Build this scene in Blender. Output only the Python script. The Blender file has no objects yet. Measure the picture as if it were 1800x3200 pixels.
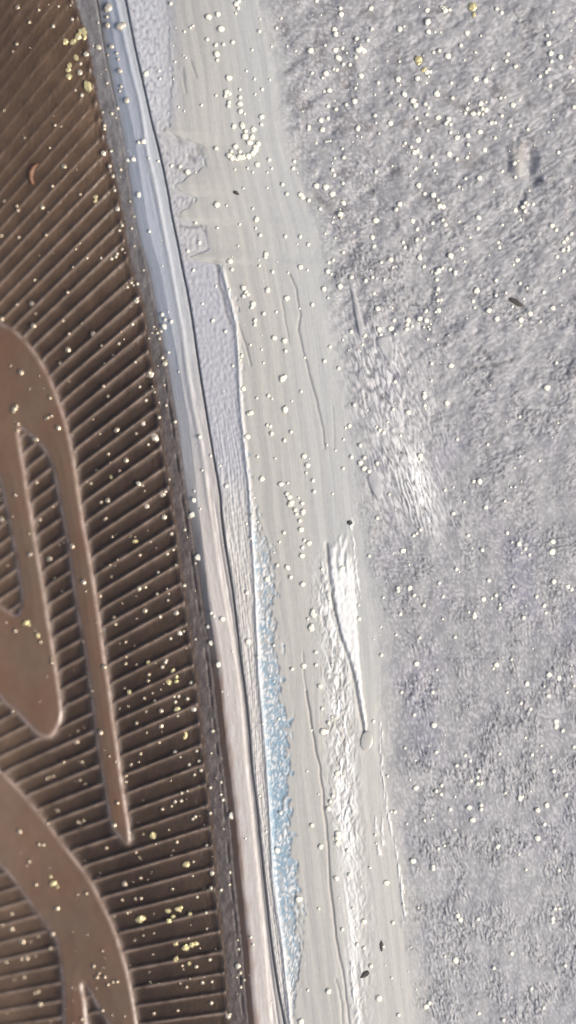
import bpy, math
import numpy as np

# ------------------------------------------------------------------ camera, world, sun, exposure
scene = bpy.context.scene
scene.unit_settings.scale_length = 0.01          # one unit is a centimetre
COL = scene.collection
CAM_D = 6.0
cam_d = bpy.data.cameras.new('camera')
cam = bpy.data.objects.new('camera', cam_d)
COL.objects.link(cam)
cam.location = (0, 0, CAM_D)
cam_d.sensor_fit = 'VERTICAL'
cam_d.sensor_height = 36.0
cam_d.sensor_width = 36.0
cam_d.lens = 36.0 * CAM_D / 3.2
cam_d.clip_start = 0.1
cam_d.clip_end = 100
cam_d.dof.use_dof = True
cam_d.dof.focus_distance = CAM_D - 0.035
cam_d.dof.aperture_fstop = 0.125
scene.camera = cam

SUN_EL, SUN_AZ = math.radians(42), math.radians(114)      # azimuth clockwise from the photo's up
world = bpy.data.worlds.new("World")
scene.world = world
world.use_nodes = True
wn = world.node_tree
wn.nodes.clear()
sky = wn.nodes.new('ShaderNodeTexSky')
sky.sky_type = 'NISHITA'
sky.sun_disc = False
sky.sun_elevation = SUN_EL
sky.sun_rotation = SUN_AZ
sky.air_density = 1.0
sky.dust_density = 6.0
sky.ozone_density = 1.0
bg = wn.nodes.new('ShaderNodeBackground')
bg.inputs[1].default_value = 0.12
wo = wn.nodes.new('ShaderNodeOutputWorld')
wn.links.new(sky.outputs[0], bg.inputs[0])
wn.links.new(bg.outputs[0], wo.inputs[0])
sl = bpy.data.lights.new('sun', 'SUN')
sl.energy = 2.6
sl.angle = math.radians(35.0)
sl.color = (1.0, 0.95, 0.90)
sun = bpy.data.objects.new('sun', sl)
COL.objects.link(sun)
from mathutils import Vector
sdir = Vector((math.sin(SUN_AZ) * math.cos(SUN_EL), math.cos(SUN_AZ) * math.cos(SUN_EL), math.sin(SUN_EL)))
sun.rotation_euler = (-sdir).to_track_quat('-Z', 'Y').to_euler()
sun.location = sdir * 10
scene.view_settings.view_transform = 'Standard'
scene.view_settings.look = 'None'
scene.view_settings.exposure = -0.08
scene.view_settings.gamma = 1.0

# ------------------------------------------------------------------ numbers
rng = np.random.default_rng(7)
_perm = rng.permutation(1024)
_ang = rng.uniform(0, 2 * np.pi, 1024)
_gx, _gy = np.cos(_ang), np.sin(_ang)

def perlin(x, y, seed=0):
    x = np.asarray(x, float) + seed * 37.17
    y = np.asarray(y, float) + seed * 91.73
    xi, yi = np.floor(x).astype(int), np.floor(y).astype(int)
    fx, fy = x - xi, y - yi
    def g(ix, iy, dx, dy):
        h = _perm[(_perm[ix & 1023] + iy) & 1023]
        return _gx[h] * dx + _gy[h] * dy
    u = fx * fx * fx * (fx * (fx * 6 - 15) + 10)
    v = fy * fy * fy * (fy * (fy * 6 - 15) + 10)
    a = g(xi, yi, fx, fy); b = g(xi + 1, yi, fx - 1, fy)
    c = g(xi, yi + 1, fx, fy - 1); d = g(xi + 1, yi + 1, fx - 1, fy - 1)
    return ((a + u * (b - a)) * (1 - v) + (c + u * (d - c)) * v) * 1.5

def sst(a, b, x):
    t = np.clip((x - a) / (b - a), 0, 1)
    return t * t * (3 - 2 * t)

def mix(a, b, t):
    return a + (b - a) * t

def curve(pts, smooth=True):
    """x as a function of y through (x, y) points, monotone in y"""
    p = np.array(sorted(pts, key=lambda q: q[1]), float)
    ys, xs = p[:, 1], p[:, 0]
    if smooth:
        m = np.gradient(xs, ys)
        def f(y):
            y = np.asarray(y, float)
            i = np.clip(np.searchsorted(ys, y) - 1, 0, len(ys) - 2)
            h = ys[i + 1] - ys[i]
            t = (y - ys[i]) / h
            out = y < ys[0]; ov = y > ys[-1]
            tc = np.clip(t, 0, 1)
            r = ((2 * tc**3 - 3 * tc**2 + 1) * xs[i] + (tc**3 - 2 * tc**2 + tc) * h * m[i]
                 + (-2 * tc**3 + 3 * tc**2) * xs[i + 1] + (tc**3 - tc**2) * h * m[i + 1])
            r = np.where(out, xs[0] + (y - ys[0]) * m[0], r)
            return np.where(ov, xs[-1] + (y - ys[-1]) * m[-1], r)
        return f
    return lambda y: np.interp(y, ys, xs)

def catmull(pts, n=5, closed=True):
    p = np.array(pts, float)
    out = []
    N = len(p)
    for i in range(N):
        p0, p1, p2, p3 = p[(i - 1) % N], p[i], p[(i + 1) % N], p[(i + 2) % N]
        for k in range(n):
            t = k / n
            out.append(0.5 * (2 * p1 + (p2 - p0) * t + (2 * p0 - 5 * p1 + 4 * p2 - p3) * t * t
                              + (3 * p1 - p0 - 3 * p2 + p3) * t**3))
    return np.array(out)

def sdf(poly, x, y):
    """signed distance, positive inside"""
    x = np.asarray(x, float); y = np.asarray(y, float)
    d = np.full(x.shape, 1e18)
    ins = np.zeros(x.shape, bool)
    n = len(poly)
    for i in range(n):
        ax, ay = poly[i]; bx, by = poly[(i + 1) % n]
        ex, ey = bx - ax, by - ay
        wx, wy = x - ax, y - ay
        t = np.clip((wx * ex + wy * ey) / (ex * ex + ey * ey + 1e-12), 0, 1)
        d = np.minimum(d, (wx - ex * t)**2 + (wy - ey * t)**2)
        c = (ay > y) != (by > y)
        if by != ay:
            ins ^= c & (x < ex * (y - ay) / ey + ax)
    return np.where(ins, 1, -1) * np.sqrt(d)

def line_dist(pts, x, y):
    """distance to an open polyline"""
    d = np.full(np.shape(x), 1e18)
    for (ax, ay), (bx, by) in zip(pts[:-1], pts[1:]):
        ex, ey = bx - ax, by - ay
        wx, wy = x - ax, y - ay
        t = np.clip((wx * ex + wy * ey) / (ex * ex + ey * ey), 0, 1)
        d = np.minimum(d, (wx - ex * t)**2 + (wy - ey * t)**2)
    return np.sqrt(d)

def W(px, py, z):
    """plan position on the object: a thousand steps of the survey grid to the unit, true to depth"""
    k = (CAM_D - z) / CAM_D
    return (px - 900) / 1000 * k, (1600 - py) / 1000 * k, z

# ------------------------------------------------------------------ surveyed lines (x, y down)
A = curve([(225, -250), (228, 0), (262, 110), (300, 304), (331, 455), (353, 555), (375, 659), (391, 759), (411, 855), (436, 927), (453, 1021), (466, 1109),
           (482, 1211), (491, 1272), (505, 1393), (516, 1459), (528, 1520), (538, 1600), (547, 1650), (553, 1705), (561, 1780),
           (577, 1882), (586, 1948), (605, 2077), (613, 2138), (625, 2270), (641, 2420), (651, 2516), (665, 2643), (679, 2844),
           (696, 2974), (704, 3070), (709, 3164), (720, 3330), (735, 3550)])
B = curve([(262, -250), (302, 0), (331, 182), (359, 309), (375, 380), (387, 440), (411, 604), (425, 693), (442, 764), (461, 828), (480, 921), (493, 990),
           (508, 1065), (524, 1140), (538, 1228), (556, 1338), (571, 1450), (586, 1560), (600, 1645), (616, 1750), (633, 1870), (648, 1970), (665, 2083),
           (680, 2221), (696, 2359), (711, 2480), (723, 2590), (734, 2720), (746, 2830), (758, 2940), (770, 3104), (779, 3200), (800, 3550)])
C = curve([(300, -250), (362, 0), (386, 110), (411, 221), (436, 320), (450, 400), (460, 472), (480, 555), (502, 665), (518, 750), (533, 828), (552, 938), (571, 1048),
           (590, 1186), (602, 1260), (624, 1370), (640, 1476), (654, 1586), (668, 1680), (685, 1790), (705, 1900), (725, 2000), (740, 2100), (752, 2200),
           (768, 2386), (790, 2600), (810, 2800), (828, 3000), (845, 3200), (872, 3550)])
D = curve([(330, -250), (392, 0), (420, 140), (458, 309), (475, 386), (489, 440), (508, 521), (524, 599), (540, 690), (557, 770), (569, 835), (588, 927), (602, 1010), (616, 1109), (629, 1195),
           (640, 1260), (657, 1366), (673, 1460), (687, 1545), (694, 1630), (702, 1690), (715, 1770), (729, 1859), (743, 1975), (750, 2040), (765, 2149), (779, 2280), (788, 2400),
           (800, 2490), (811, 2600), (832, 2797), (850, 2959), (868, 3080), (890, 3200), (940, 3550)])
E = curve([(500, -250), (520, 0), (530, 300), (520, 395), (508, 412), (565, 432), (628, 455), (632, 520), (590, 548), (545, 578), (562, 598), (604, 615), (592, 640), (560, 662),
           (556, 682), (636, 702), (650, 780), (592, 802), (600, 812), (688, 826), (715, 930), (735, 1010), (742, 1100), (745, 1180), (752, 1300), (765, 1420), (778, 1540),
           (788, 1700), (797, 1861), (807, 2109), (826, 2314), (840, 2520), (851, 2735), (866, 2850), (882, 2959), (905, 3200), (950, 3550)], smooth=False)
ESM = curve([(545, -250), (570, 0), (600, 300), (640, 600), (690, 850), (735, 1050), (752, 1300), (778, 1540), (797, 1861), (826, 2314), (851, 2735), (882, 2959), (905, 3200), (950, 3550)])
F0 = curve([(777, 1530), (797, 1572), (822, 1650), (857, 1725), (876, 1815), (868, 1870), (888, 2012), (894, 2136), (913, 2236), (919, 2360), (919, 2546),
            (932, 2670), (955, 2894), (950, 3006), (927, 3080), (905, 3160), (900, 3200)])
G = curve([(790, -250), (807, 0), (857, 186), (894, 435), (956, 621), (1000, 745), (1012, 870), (1031, 1000), (1045, 1110), (1068, 1235), (1105, 1421), (1117, 1595),
           (1145, 1750), (1165, 1900), (1188, 2050), (1190, 2250), (1194, 2400), (1210, 2524), (1235, 2648), (1254, 2772), (1266, 2897), (1279, 3021), (1304, 3176), (1350, 3550)])
CEN = (-2600.0, 3600.0)

LEAF1 = [(-330, 1010), (-150, 985), (-40, 995), (0, 1008), (33, 1021), (66, 1046), (110, 1096), (144, 1150), (168, 1200), (189, 1255), (207, 1310), (224, 1377),
         (237, 1443), (248, 1520), (259, 1592), (266, 1640), (282, 1721), (298, 1821), (315, 1931), (331, 2055), (345, 2138), (359, 2248), (375, 2359),
         (382, 2417), (392, 2483), (403, 2555), (411, 2610), (408, 2634), (396, 2640), (384, 2634), (364, 2610), (342, 2577), (331, 2510), (320, 2444), (304, 2359),
         (295, 2293), (285, 2210), (270, 2110), (258, 2017), (243, 1950), (231, 1876), (218, 1782), (204, 1683), (188, 1600), (176, 1542), (164, 1476), (148, 1432),
         (124, 1396), (94, 1368), (70, 1346), (62, 1352), (68, 1395), (80, 1465), (91, 1542), (102, 1597), (110, 1655), (124, 1738), (141, 1837), (155, 1931), (171, 2028),
         (182, 2099), (193, 2182), (197, 2238), (185, 2275), (163, 2304), (135, 2306), (110, 2293), (72, 2254), (44, 2226), (17, 2204), (0, 2185), (-60, 2110), (-150, 2020),
         (-330, 1960), (-330, 1700), (-150, 1800), (-40, 1865), (10, 1895), (46, 1919), (60, 1900), (62, 1850), (50, 1780), (38, 1700), (22, 1620), (5, 1540), (-25, 1460), (-100, 1390), (-330, 1300)]
LEAF3 = [(-330, 2130), (-150, 2260), (-60, 2345), (0, 2405), (17, 2417), (61, 2464), (110, 2519), (155, 2575), (193, 2626), (232, 2676), (267, 2722), (300, 2775), (325, 2825), (345, 2865),
         (366, 2915), (386, 2977), (403, 3037), (417, 3104), (428, 3170), (436, 3230), (446, 3330), (455, 3540), (390, 3540), (378, 3330), (352, 3240), (325, 3186), (305, 3153), (282, 3112), (264, 3078), (262, 3090),
         (270, 3131), (276, 3197), (285, 3300), (292, 3540), (200, 3540), (196, 3300), (193, 3175), (193, 3109), (188, 3048), (179, 2982), (169, 2938), (144, 2900), (110, 2852),
         (77, 2806), (55, 2775), (25, 2735), (-20, 2690), (-120, 2600), (-330, 2450)]
LEAVES = [catmull(LEAF1, 3), catmull(LEAF3, 3)]

# rib ends along the border
rib_y = [3164, 3101, 3040, 2974, 2910, 2844, 2776, 2709, 2643, 2582, 2516, 2450, 2388, 2326, 2260, 2199, 2138, 2077, 2011, 1948, 1882, 1821, 1762, 1703, 1641, 1581,
         1520, 1459, 1395, 1335, 1273, 1211, 1152, 1095, 1034, 978, 925, 866, 806, 748, 690, 634, 578, 524, 470, 418, 366, 314, 262, 210, 158, 104, 50, -6, -62, -120, -180, -240, -300, -362, -424, -488, -552, -616, -680, -740]
rib_y = [3490, 3424, 3358, 3293, 3228] + rib_y
rib_y = np.array(sorted(rib_y), float)

def angle_at(px, py):
    return np.arctan2(py - CEN[1], px - CEN[0])

_ay = np.linspace(-760, 3560, 1700)
_at = angle_at(A(_ay), _ay)
rib_t = angle_at(A(rib_y), rib_y)

def panel_base(px, py):
    a = A(py)
    return -0.022 - 0.085 * sst(0, 620, a - px) - 0.05 * sst(900, -200, py) * sst(100, -400, px - a + 200)

def leaf_sd(px, py):
    px = np.asarray(px, float); py = np.asarray(py, float)
    out = np.full(px.shape, -200.0)
    m = px < 480
    if m.any():
        out[m] = np.maximum(sdf(LEAVES[0], px[m], py[m]), sdf(LEAVES[1], px[m], py[m]))
    return out

def rib_z(px, py, sd=None, raised=False):
    th = angle_at(px, py)
    rr = np.hypot(px - CEN[0], py - CEN[1])
    i = np.clip(np.searchsorted(rib_t, th), 1, len(rib_t) - 1)
    near = np.minimum(np.abs(th - rib_t[i - 1]), np.abs(th - rib_t[i])) * rr
    half = (rib_t[i] - rib_t[i - 1]) * rr * 0.5
    s = A(py) - px
    wob = 1 + 0.25 * perlin(px / 40, py / 40, 3)
    if sd is None:
        sd = leaf_sd(px, py)
    dl = np.clip(-sd, 0, 200)
    def gro(d, w):
        return 1 - np.exp(-(np.clip(d, 0, None) / w))
    d = (1 - np.exp(-(near / (7.0 * wob))**2)) * gro(s, 8.0) * gro(dl + 1.5, 7.0)
    if raised:
        return 1 - d
    bowl = 0.94 + 0.06 * np.clip(near / (half + 1e-6), 0, 1)
    dep = mix(0.0016, 0.0095, sst(250, 1500, py + 0.6 * (px - 200))) * mix(0.7, 1, sst(-100, 250, px))
    crest = 0.003 * sst(100, 1200, py) * np.exp(-(near / 4)**2) * sst(0, 60, s) + 0.006 * np.exp(-((s - 4) / 9)**2) * np.exp(-(near / 12)**2)
    fine = 0.0012 * perlin(px / 9, py / 9, 5)
    return panel_base(px, py) - dep * d * bowl + crest + fine

LEAF_H = 0.0080
def leaf_z(px, py, sd):
    t = np.clip(sd / 15, 0, 1)
    up = LEAF_H * (t * 0.75 + 0.25 * (1 - (1 - t)**2)) + 0.003 * sst(10, 70, sd)
    up = np.where(sd < 0, sd / 10 * 0.06, up)
    return panel_base(px, py) + 0.001 + up + 0.0006 * perlin(px / 30, py / 30, 9)

def border_z(px, py):
    b = B(py)
    base = panel_base(np.minimum(px, A(py)), py)
    z = base + 0.0016 * perlin(px / 22, py / 30, 11) + 0.0007 * perlin(px / 8, py / 10, 12)
    z = z - 0.004 * sst(-6, 0, px - b)
    z = z - 0.006 * np.exp(-((px - b + 17) / 3.0)**2) * sst(900, 1300, py) * sst(-0.3, 0.3, perlin(py / 60, py * 0 + 0.4, 13))
    return z

# ------------------------------------------------------------------ the case: relief and pigment
WEDGE = catmull([(1026, 1712), (1052, 1690), (1080, 1640), (1090, 1690), (1102, 1755), (1113, 1880), (1120, 2004), (1125, 2084), (1136, 2180), (1147, 2271), (1139, 2283), (1122, 2190),
                 (1105, 2097), (1086, 2040), (1066, 1985), (1050, 1910), (1037, 1836), (1030, 1770)], 3)
WEDGE_EDGE = [(1024, 1700), (1037, 1836), (1050, 1910), (1067, 1985), (1105, 2097), (1122, 2190), (1140, 2285)]
FLAKES = [catmull([(1092, 868), (1104, 885), (1122, 960), (1140, 1040), (1134, 1054), (1120, 1040), (1106, 960)], 3),
          catmull([(1176, 1062), (1205, 1050), (1222, 1056), (1228, 1110), (1222, 1142), (1200, 1110)], 3),
          catmull([(1150, 1490), (1172, 1470), (1190, 1500), (1196, 1540), (1180, 1560), (1160, 1530)], 3)]
PIT = catmull([(1640, 452), (1672, 462), (1680, 500), (1672, 545), (1690, 560), (1664, 576), (1640, 560), (1632, 510)], 4)
DEPOSIT = catmull([(1588, 458), (1630, 440), (1642, 470), (1640, 530), (1626, 558), (1600, 540), (1594, 490)], 4)
CRACKS = [([(956, 2159), (968, 2240), (987, 2345), (999, 2400), (1010, 2500), (1021, 2605), (1033, 2773), (1049, 2928), (1074, 3052), (1092, 3195), (1110, 3400)], 3.6, 0.010),
          ([(945, 2040), (956, 2159)], 3, 0.004),
          ([(905, 855), (925, 905), (938, 985), (930, 1030), (945, 1090), (962, 1150), (975, 1200), (990, 1260), (1008, 1340), (1016, 1400)], 4.0, 0.007),
          ([(745, 1010), (765, 1070), (785, 1140)], 3.5, 0.006), ([(746, 1060), (752, 1130)], 3, 0.004),
          ([(981, 616), (1010, 632), (1042, 662)], 9, 0.012),
          ([(1459, 1150), (1500, 1148), (1560, 1134), (1618, 1117)], 6, 0.007),
          ([(1592, 933), (1612, 944), (1630, 957)], 8, 0.010),
          ([(560, 705), (590, 710), (625, 705)], 4, 0.009), ([(625, 705), (640, 725)], 4, 0.005),
          ([(676, 815), (682, 883), (701, 949), (716, 1010)], 5.0, 0.008),
          ([(545, 520), (580, 540)], 6, 0.008), ([(555, 430), (562, 445)], 8, 0.008), ([(590, 490), (606, 500)], 8, 0.01), ([(615, 455), (622, 480)], 8, 0.007),
          ([(565, 225), (580, 290)], 4, 0.004), ([(596, 190), (612, 240)], 4, 0.004), ([(570, 215), (575, 250)], 4, 0.004),
          ([(1040, 1270), (1046, 1400)], 3, 0.003), ([(880, 940), (892, 1010), (905, 1075)], 3, 0.004),
          ([(1050, 3060), (1066, 3130), (1076, 3250)], 3.5, 0.006)]
BRIGHT = [([(1192, 2260), (1192, 2400), (1205, 2500), (1215, 2560), (1238, 2660), (1254, 2772), (1264, 2880)], 7, 0.008),
          ([(1172, 2555), (1176, 2610), (1186, 2670)], 6, 0.006), ([(1192, 2560), (1198, 2640)], 5, 0.006),
          ([(1097, 1620), (1108, 1720), (1118, 1850), (1122, 1870)], 6, 0.007),
          ([(1098, 3010), (1104, 3090), (1118, 3180), (1124, 3300)], 9, 0.008)]
RING = (1146, 2315)

def clumps(px, py, lam, seed):
    return perlin(px / lam, py / lam, seed) + 0.5 * perlin(px / lam * 2.1, py / lam * 2.1, seed + 1)

def worms(u, v, seed):
    """little ridges with pinched valleys"""
    wu = u + 0.45 * perlin(u * 0.8, v * 0.8, seed + 20)
    wv = v + 0.45 * perlin(u * 0.8, v * 0.8, seed + 21)
    a = np.abs(perlin(wu, wv, seed))**0.8
    b = perlin(wu * 1.9, wv * 1.9, seed + 1)
    return a * 1.5 + 0.35 * b

def case_fields(px, py):
    px = np.asarray(px, float); py = np.asarray(py, float)
    b, c, d, e, g = B(py), C(py), D(py), E(py), G(py)
    f = np.where((py > 1530) & (py < 3195), np.maximum(F0(np.clip(py, 1530, 3195)), e), e)
    dD, dE, dF, dG = px - d, px - e, px - f, px - g
    dG = dG + 14 * perlin(px / 40, py / 60, 30) + 6 * perlin(px / 12, py / 30, 31)
    rimm = dD < 0
    # ---- flow coordinates that follow the band
    q = px - mix(ESM(py), g, 0.5)
    st1 = perlin(q / 9, py / 190, 40)
    st2 = perlin(q / 5, py / 90, 41)
    st3 = perlin(q / 26, py / 420, 42)
    z = np.zeros(px.shape)
    # ---- rim
    t = np.clip((px - b) / np.maximum(d - b, 1), 0, 1)
    low = sst(1350, 2000, py)
    lip = np.clip((px - b) / mix(36, 16, low), 0, 1)**0.8
    up = mix(-0.026, mix(-0.008, -0.012, low), lip) + 0.012 * sst(0.1, 1.0, t)
    ridge_hi = 0.004 * np.exp(-((px - c) / 8)**2) + 0.002 * np.exp(-((px - c) / 24)**2)
    cream = 0.009 * sst(0, 30, px - b) - 0.003 * np.clip((px - b) / np.maximum(c - b, 1), 0, 1) - 0.006 * sst(-4, 14, px - c)
    zr = up + ridge_hi * (1 - low) + low * cream
    zr = zr + 0.0003 * perlin((px - c) / 7, py / 160, 44) + 0.0005 * perlin((px - c) / 12, py / 40, 45) * (0.4 + 0.6 * sst(-60, 0, px - c)) + 0.0003 * perlin(px / 8, py / 8, 46)
    zr = zr - 0.004 * low * np.exp(-((px - mix(c, d, 0.55)) / 3.5)**2)
    z0 = 0.012
    # ---- right of the crack
    band_t = np.clip((px - e) / np.maximum(g - e, 1), 0, 1)
    zb = z0 + mix(0.0012, 0.0022, sst(780, 850, py)) * (sst(-2, 9, dE) * 1.6 - 0.6) + 0.010 * np.sin(np.pi * band_t) * sst(0, 10, dE)
    wdt = mix(mix(70, 14, sst(340, 420, py)), 3, sst(800, 830, py))
    strip = (1 - sst(-1, 1, (dE + (14 * perlin(px / 22, py / 16, 49) - 2) * (py < 815)) / wdt))
    line = np.exp(-((dE - 2) / 6.5)**2) * sst(800, 860, py)
    zb = zb + 0.007 * line
    zb = zb + strip * (0.0016 * st2 * sst(1000, 1500, py) + 0.0016 * perlin(px / 11, py / 14, 47))
    inblue = sst(-1, 8, dE) * (1 - sst(-14, 6, dF + 0.18 * np.maximum(f - e, 0) + 22 * perlin(px / 30, py / 70, 181) + 26 * perlin(px / 14, py / 22, 48)))
    bl = worms((px + 0.35 * py) / 10, (py - 0.2 * px) / 22, 50)
    zb = zb + inblue * (-0.004 + 0.0018 * bl)
    onband = sst(0, 10, dF) * (1 - sst(-20, 10, dG))
    rough_low = sst(1650, 1900, py) * np.exp(-((px - mix(f, g, 0.50) - 14) / 42)**2) * (1 - sst(2500, 2760, py) * 0.6)
    zb = zb + onband * (0.0002 * st1 + 0.0002 * st2 + 0.0012 * st3) + onband * rough_low * 0.0050 * (worms(px / 15, py / 26, 55) - 0.4)
    # ---- grained face
    gm = sst(-34, 70, dG)
    cs, sn = math.cos(math.radians(38)), math.sin(math.radians(38))
    ud, vd = (px * cs - py * sn), (px * sn + py * cs)
    wdiag = worms(ud / 30, vd / 15, 60)
    us, vs = px - 0.27 * py, py
    wstr = worms(us / 12, vs / 48, 64)
    wver = worms((px - 0.12 * py) / 13, py / 23, 68)
    wiso = worms(px / 15, py / 15, 72)
    kd = sst(150, 500, px - g) * (1 - sst(1300, 1900, py)) * 0.9
    ks = np.exp(-((us - (1230 - 0.27 * 1350)) / 150)**2) * sst(900, 1120, py) * (1 - sst(1550, 1800, py))
    kv = sst(1750, 2150, py)
    grain = mix(mix(mix(wiso, wdiag, kd), wver, kv), wstr, np.clip(ks, 0, 1))
    calm = 0.22 + 0.95 * sst(-0.40, 0.45, clumps(px, py, 120, 76))
    calm = calm * mix(0.65, 1.0, sst(350, 800, py + 0.25 * (px - 1400)))
    calm = calm * (1 - 0.8 * (1 - sst(30, 110, dG)) * sst(1850, 2050, py) * (1 - sst(2600, 2850, py)))
    amp = 0.0034 * calm
    lumps = 0.007 * perlin(px / 190, py / 190, 78) + 0.0025 * np.minimum(0, clumps(ud / 46, vd / 30, 1, 180)) * 2 * (1 - sst(1100, 1700, py)) + 0.0045 * perlin(ud / 120, vd / 52, 79) * (1 - sst(1000, 1700, py)) + 0.003 * perlin(px / 45, py / 60, 80)
    zf = zb + gm * (amp * grain + lumps) - gm * 0.004
    # ---- flakes, pit, deposit, wedge, cracks
    pale = np.zeros(px.shape)
    for fl in FLAKES:
        mn, mx = fl.min(0) - 20, fl.max(0) + 20
        k = (px > mn[0]) & (px < mx[0]) & (py > mn[1]) & (py < mx[1])
        if k.any():
            s = sdf(fl, px[k], py[k])
            m = sst(-3, 4, s)
            zf[k] = mix(zf[k], z0 + 0.006 + 0.003 * perlin(px[k] / 30, py[k] / 60, 81), m * 0.85)
            pale[k] = np.maximum(pale[k], m)
    dep = np.zeros(px.shape); pit = np.zeros(px.shape); wed = np.zeros(px.shape)
    k = (px > 1540) & (px < 1740) & (py > 400) & (py < 620)
    if k.any():
        pit[k] = sst(-14, 26, sdf(PIT, px[k], py[k]))
        dep[k] = sst(-10, 18, sdf(DEPOSIT, px[k], py[k]))
        zf[k] += -0.022 * pit[k] + 0.010 * dep[k]
    k = (px > 1000) & (px < 1180) & (py > 1600) & (py < 2320)
    if k.any():
        s = sdf(WEDGE, px[k], py[k])
        wed[k] = sst(-3, 8, s + 5 * perlin(px[k] / 9, py[k] / 22, 86)) * sst(1610, 1830, py[k] + 150 * perlin(px[k] / 12, py[k] / 40, 87))
        zf[k] = mix(zf[k], z0 + 0.010 + 0.06 * (-(px[k] - g[k]) - 30) / 1000 + 0.0012 * perlin(px[k] / 12, py[k] / 16, 83), wed[k])
        zf[k] -= 0.008 * np.exp(-(line_dist(WEDGE_EDGE, px[k] + 4, py[k]) / 4.5)**2)
    crk = np.zeros(px.shape)
    for pts, w, dp in CRACKS:
        p = np.array(pts)
        k = (px > p[:, 0].min() - 25) & (px < p[:, 0].max() + 25) & (py > p[:, 1].min() - 25) & (py < p[:, 1].max() + 25)
        if k.any():
            m = np.exp(-(line_dist(pts, px[k] + 3 * perlin(px[k] / 30, py[k] / 60, 84), py[k]) / w)**2)
            zf[k] -= 0.4 * dp * m
            crk[k] = np.maximum(crk[k], m * min(1, dp / 0.009))
    brt = np.zeros(px.shape)
    for pts, w, dp in BRIGHT:
        p = np.array(pts)
        k = (px > p[:, 0].min() - 30) & (px < p[:, 0].max() + 30) & (py > p[:, 1].min() - 30) & (py < p[:, 1].max() + 30)
        if k.any():
            m = sst(-0.35, 0.25, perlin(px[k] / 9, py[k] / 34, 88)) * np.exp(-(line_dist(pts, px[k] + 6 * perlin(px[k] / 14, py[k] / 18, 85), py[k]) / (w * 0.65))**2)
            zf[k] += 0.5 * dp * m
            brt[k] = np.maximum(brt[k], m)
    z = np.where(rimm, zr, zf)
    z = z - 0.008 * np.exp(-((dD) / 3.0)**2)
    z = z - 0.05 * sst(500, -300, py) * sst(900, 250, px)      # the case falls away towards its upper corner
    # ---- pigment (own colour of the surface: paint, bare spots, stains; some highlights painted in)
    def colr(r, g_, b_):
        return np.array([r, g_, b_])
    def lay(base, colv, m):
        return base + (colv - base) * np.clip(m, 0, 1)[..., None]
    grey = colr(.335, .336, .350); beige = colr(.520, .510, .475); lilac = colr(.455, .462, .500); blue = colr(.300, .425, .515)
    cool = colr(.450, .465, .462); white = colr(.85, .85, .83); cream_c = colr(.66, .61, .56); rimblue = colr(.500, .535, .590); dark = colr(.09, .085, .08); rust = colr(.33, .19, .12)
    n1 = clumps(px, py, 90, 90); n2 = perlin(px / 16, py / 16, 92)
    colA = np.broadcast_to(beige, px.shape + (3,)).copy()
    colA = lay(colA, cool, sst(0.30, 0.85, band_t + 0.08 * st3) * (1 - sst(1900, 2300, py) * 0.75) * 0.9)
    colA = lay(colA, colr(.58, .56, .52), 0.12 * sst(0.1, 0.5, st1))
    colA = lay(colA, colr(.42, .39, .35), 0.15 * sst(0.15, 0.55, -st2) * sst(0.0, 0.4, st1))
    colA = lay(colA, white, 0.88 * onband * rough_low * sst(-0.05, 0.3, perlin(q / 14, py / 60, 94) + 0.08))
    colA = lay(colA, white, onband * np.exp(-((px - np.interp(py, [2450, 2650, 2900, 3250], [1072, 1085, 1098, 1108])) / 24)**2) * sst(2380, 2520, py) * (0.35 + 0.6 * sst(-0.2, 0.3, st1)) * (1 - 0.5 * sst(2900, 3150, py)))
    lil = strip * (1 - sst(1400, 1800, py)) * (1 - 0.45 * sst(370, 400, py) * (1 - sst(800, 830, py)))
    colA = lay(colA, lilac, lil)
    colA = lay(colA, colr(.55, .53, .50), strip * sst(1400, 1800, py))
    colA = lay(colA, colr(.56, .575, .60), sst(420, 340, py) * sst(60, -60, dE) * 0.8)
    colA = lay(colA, colr(.33, .33, .37), strip * sst(0.25, 0.5, perlin(px / 13, py / 15, 95)) * 0.7 * sst(1000, 700, py))
    colA = lay(colA, white, line * (0.75 + 0.3 * st2))
    colA = lay(colA, white, strip * sst(1400, 1600, py) * sst(0.2, 0.5, perlin((px - d) / 6, py / 150, 96)) * 0.5)
    colA = lay(colA, blue, inblue * (0.30 + 0.85 * np.exp(-((py - 2500) / 420)**2) + 0.6 * n2 + 0.5 * perlin((px - e) / 10, py / 60, 97)))
    colA = lay(colA, white, inblue * sst(0.40, 0.9, bl) * 0.8)
    face = np.broadcast_to(grey, px.shape + (3,)).copy()
    face = lay(face, colr(.285, .280, .345), 0.7 * sst(0.05, 0.6, perlin(px / 150, py / 240, 98)) * sst(900, 1200, py))
    face = lay(face, colr(.385, .388, .39), 0.8 * sst(0.0, 0.6, perlin(px / 110, py / 150, 99)))
    face = lay(face, colr(.40, .405, .412), 0.6 * sst(2150, 2900, py))
    face = lay(face, colr(.25, .24, .242), 0.8 * sst(0.1, 0.6, perlin(px / 80, py / 60, 100)) * sst(1000, 500, py))
    face = lay(face, colr(.50, .50, .505), 0.45 * sst(0.15, 0.6, perlin(px / 10, py / 13, 101)))
    face = lay(face, colr(.16, .16, .17), 0.6 * sst(0.12, 0.5, perlin(px / 11, py / 14, 102)) * calm)
    s2d = worms(ud / 26 + 9, vd / 12, 160); s2s = worms(us / 10, vs / 44 + 5, 164); s2v = worms((px - 0.12 * py) / 11, py / 19 + 7, 168); s2i = worms(px / 13 + 3, py / 13, 172)
    spk = mix(mix(mix(s2i, s2d, kd), s2v, kv), s2s, np.clip(ks, 0, 1))
    face = lay(face, colr(.52, .52, .53), 0.75 * sst(0.45, 0.85, spk))
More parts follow.
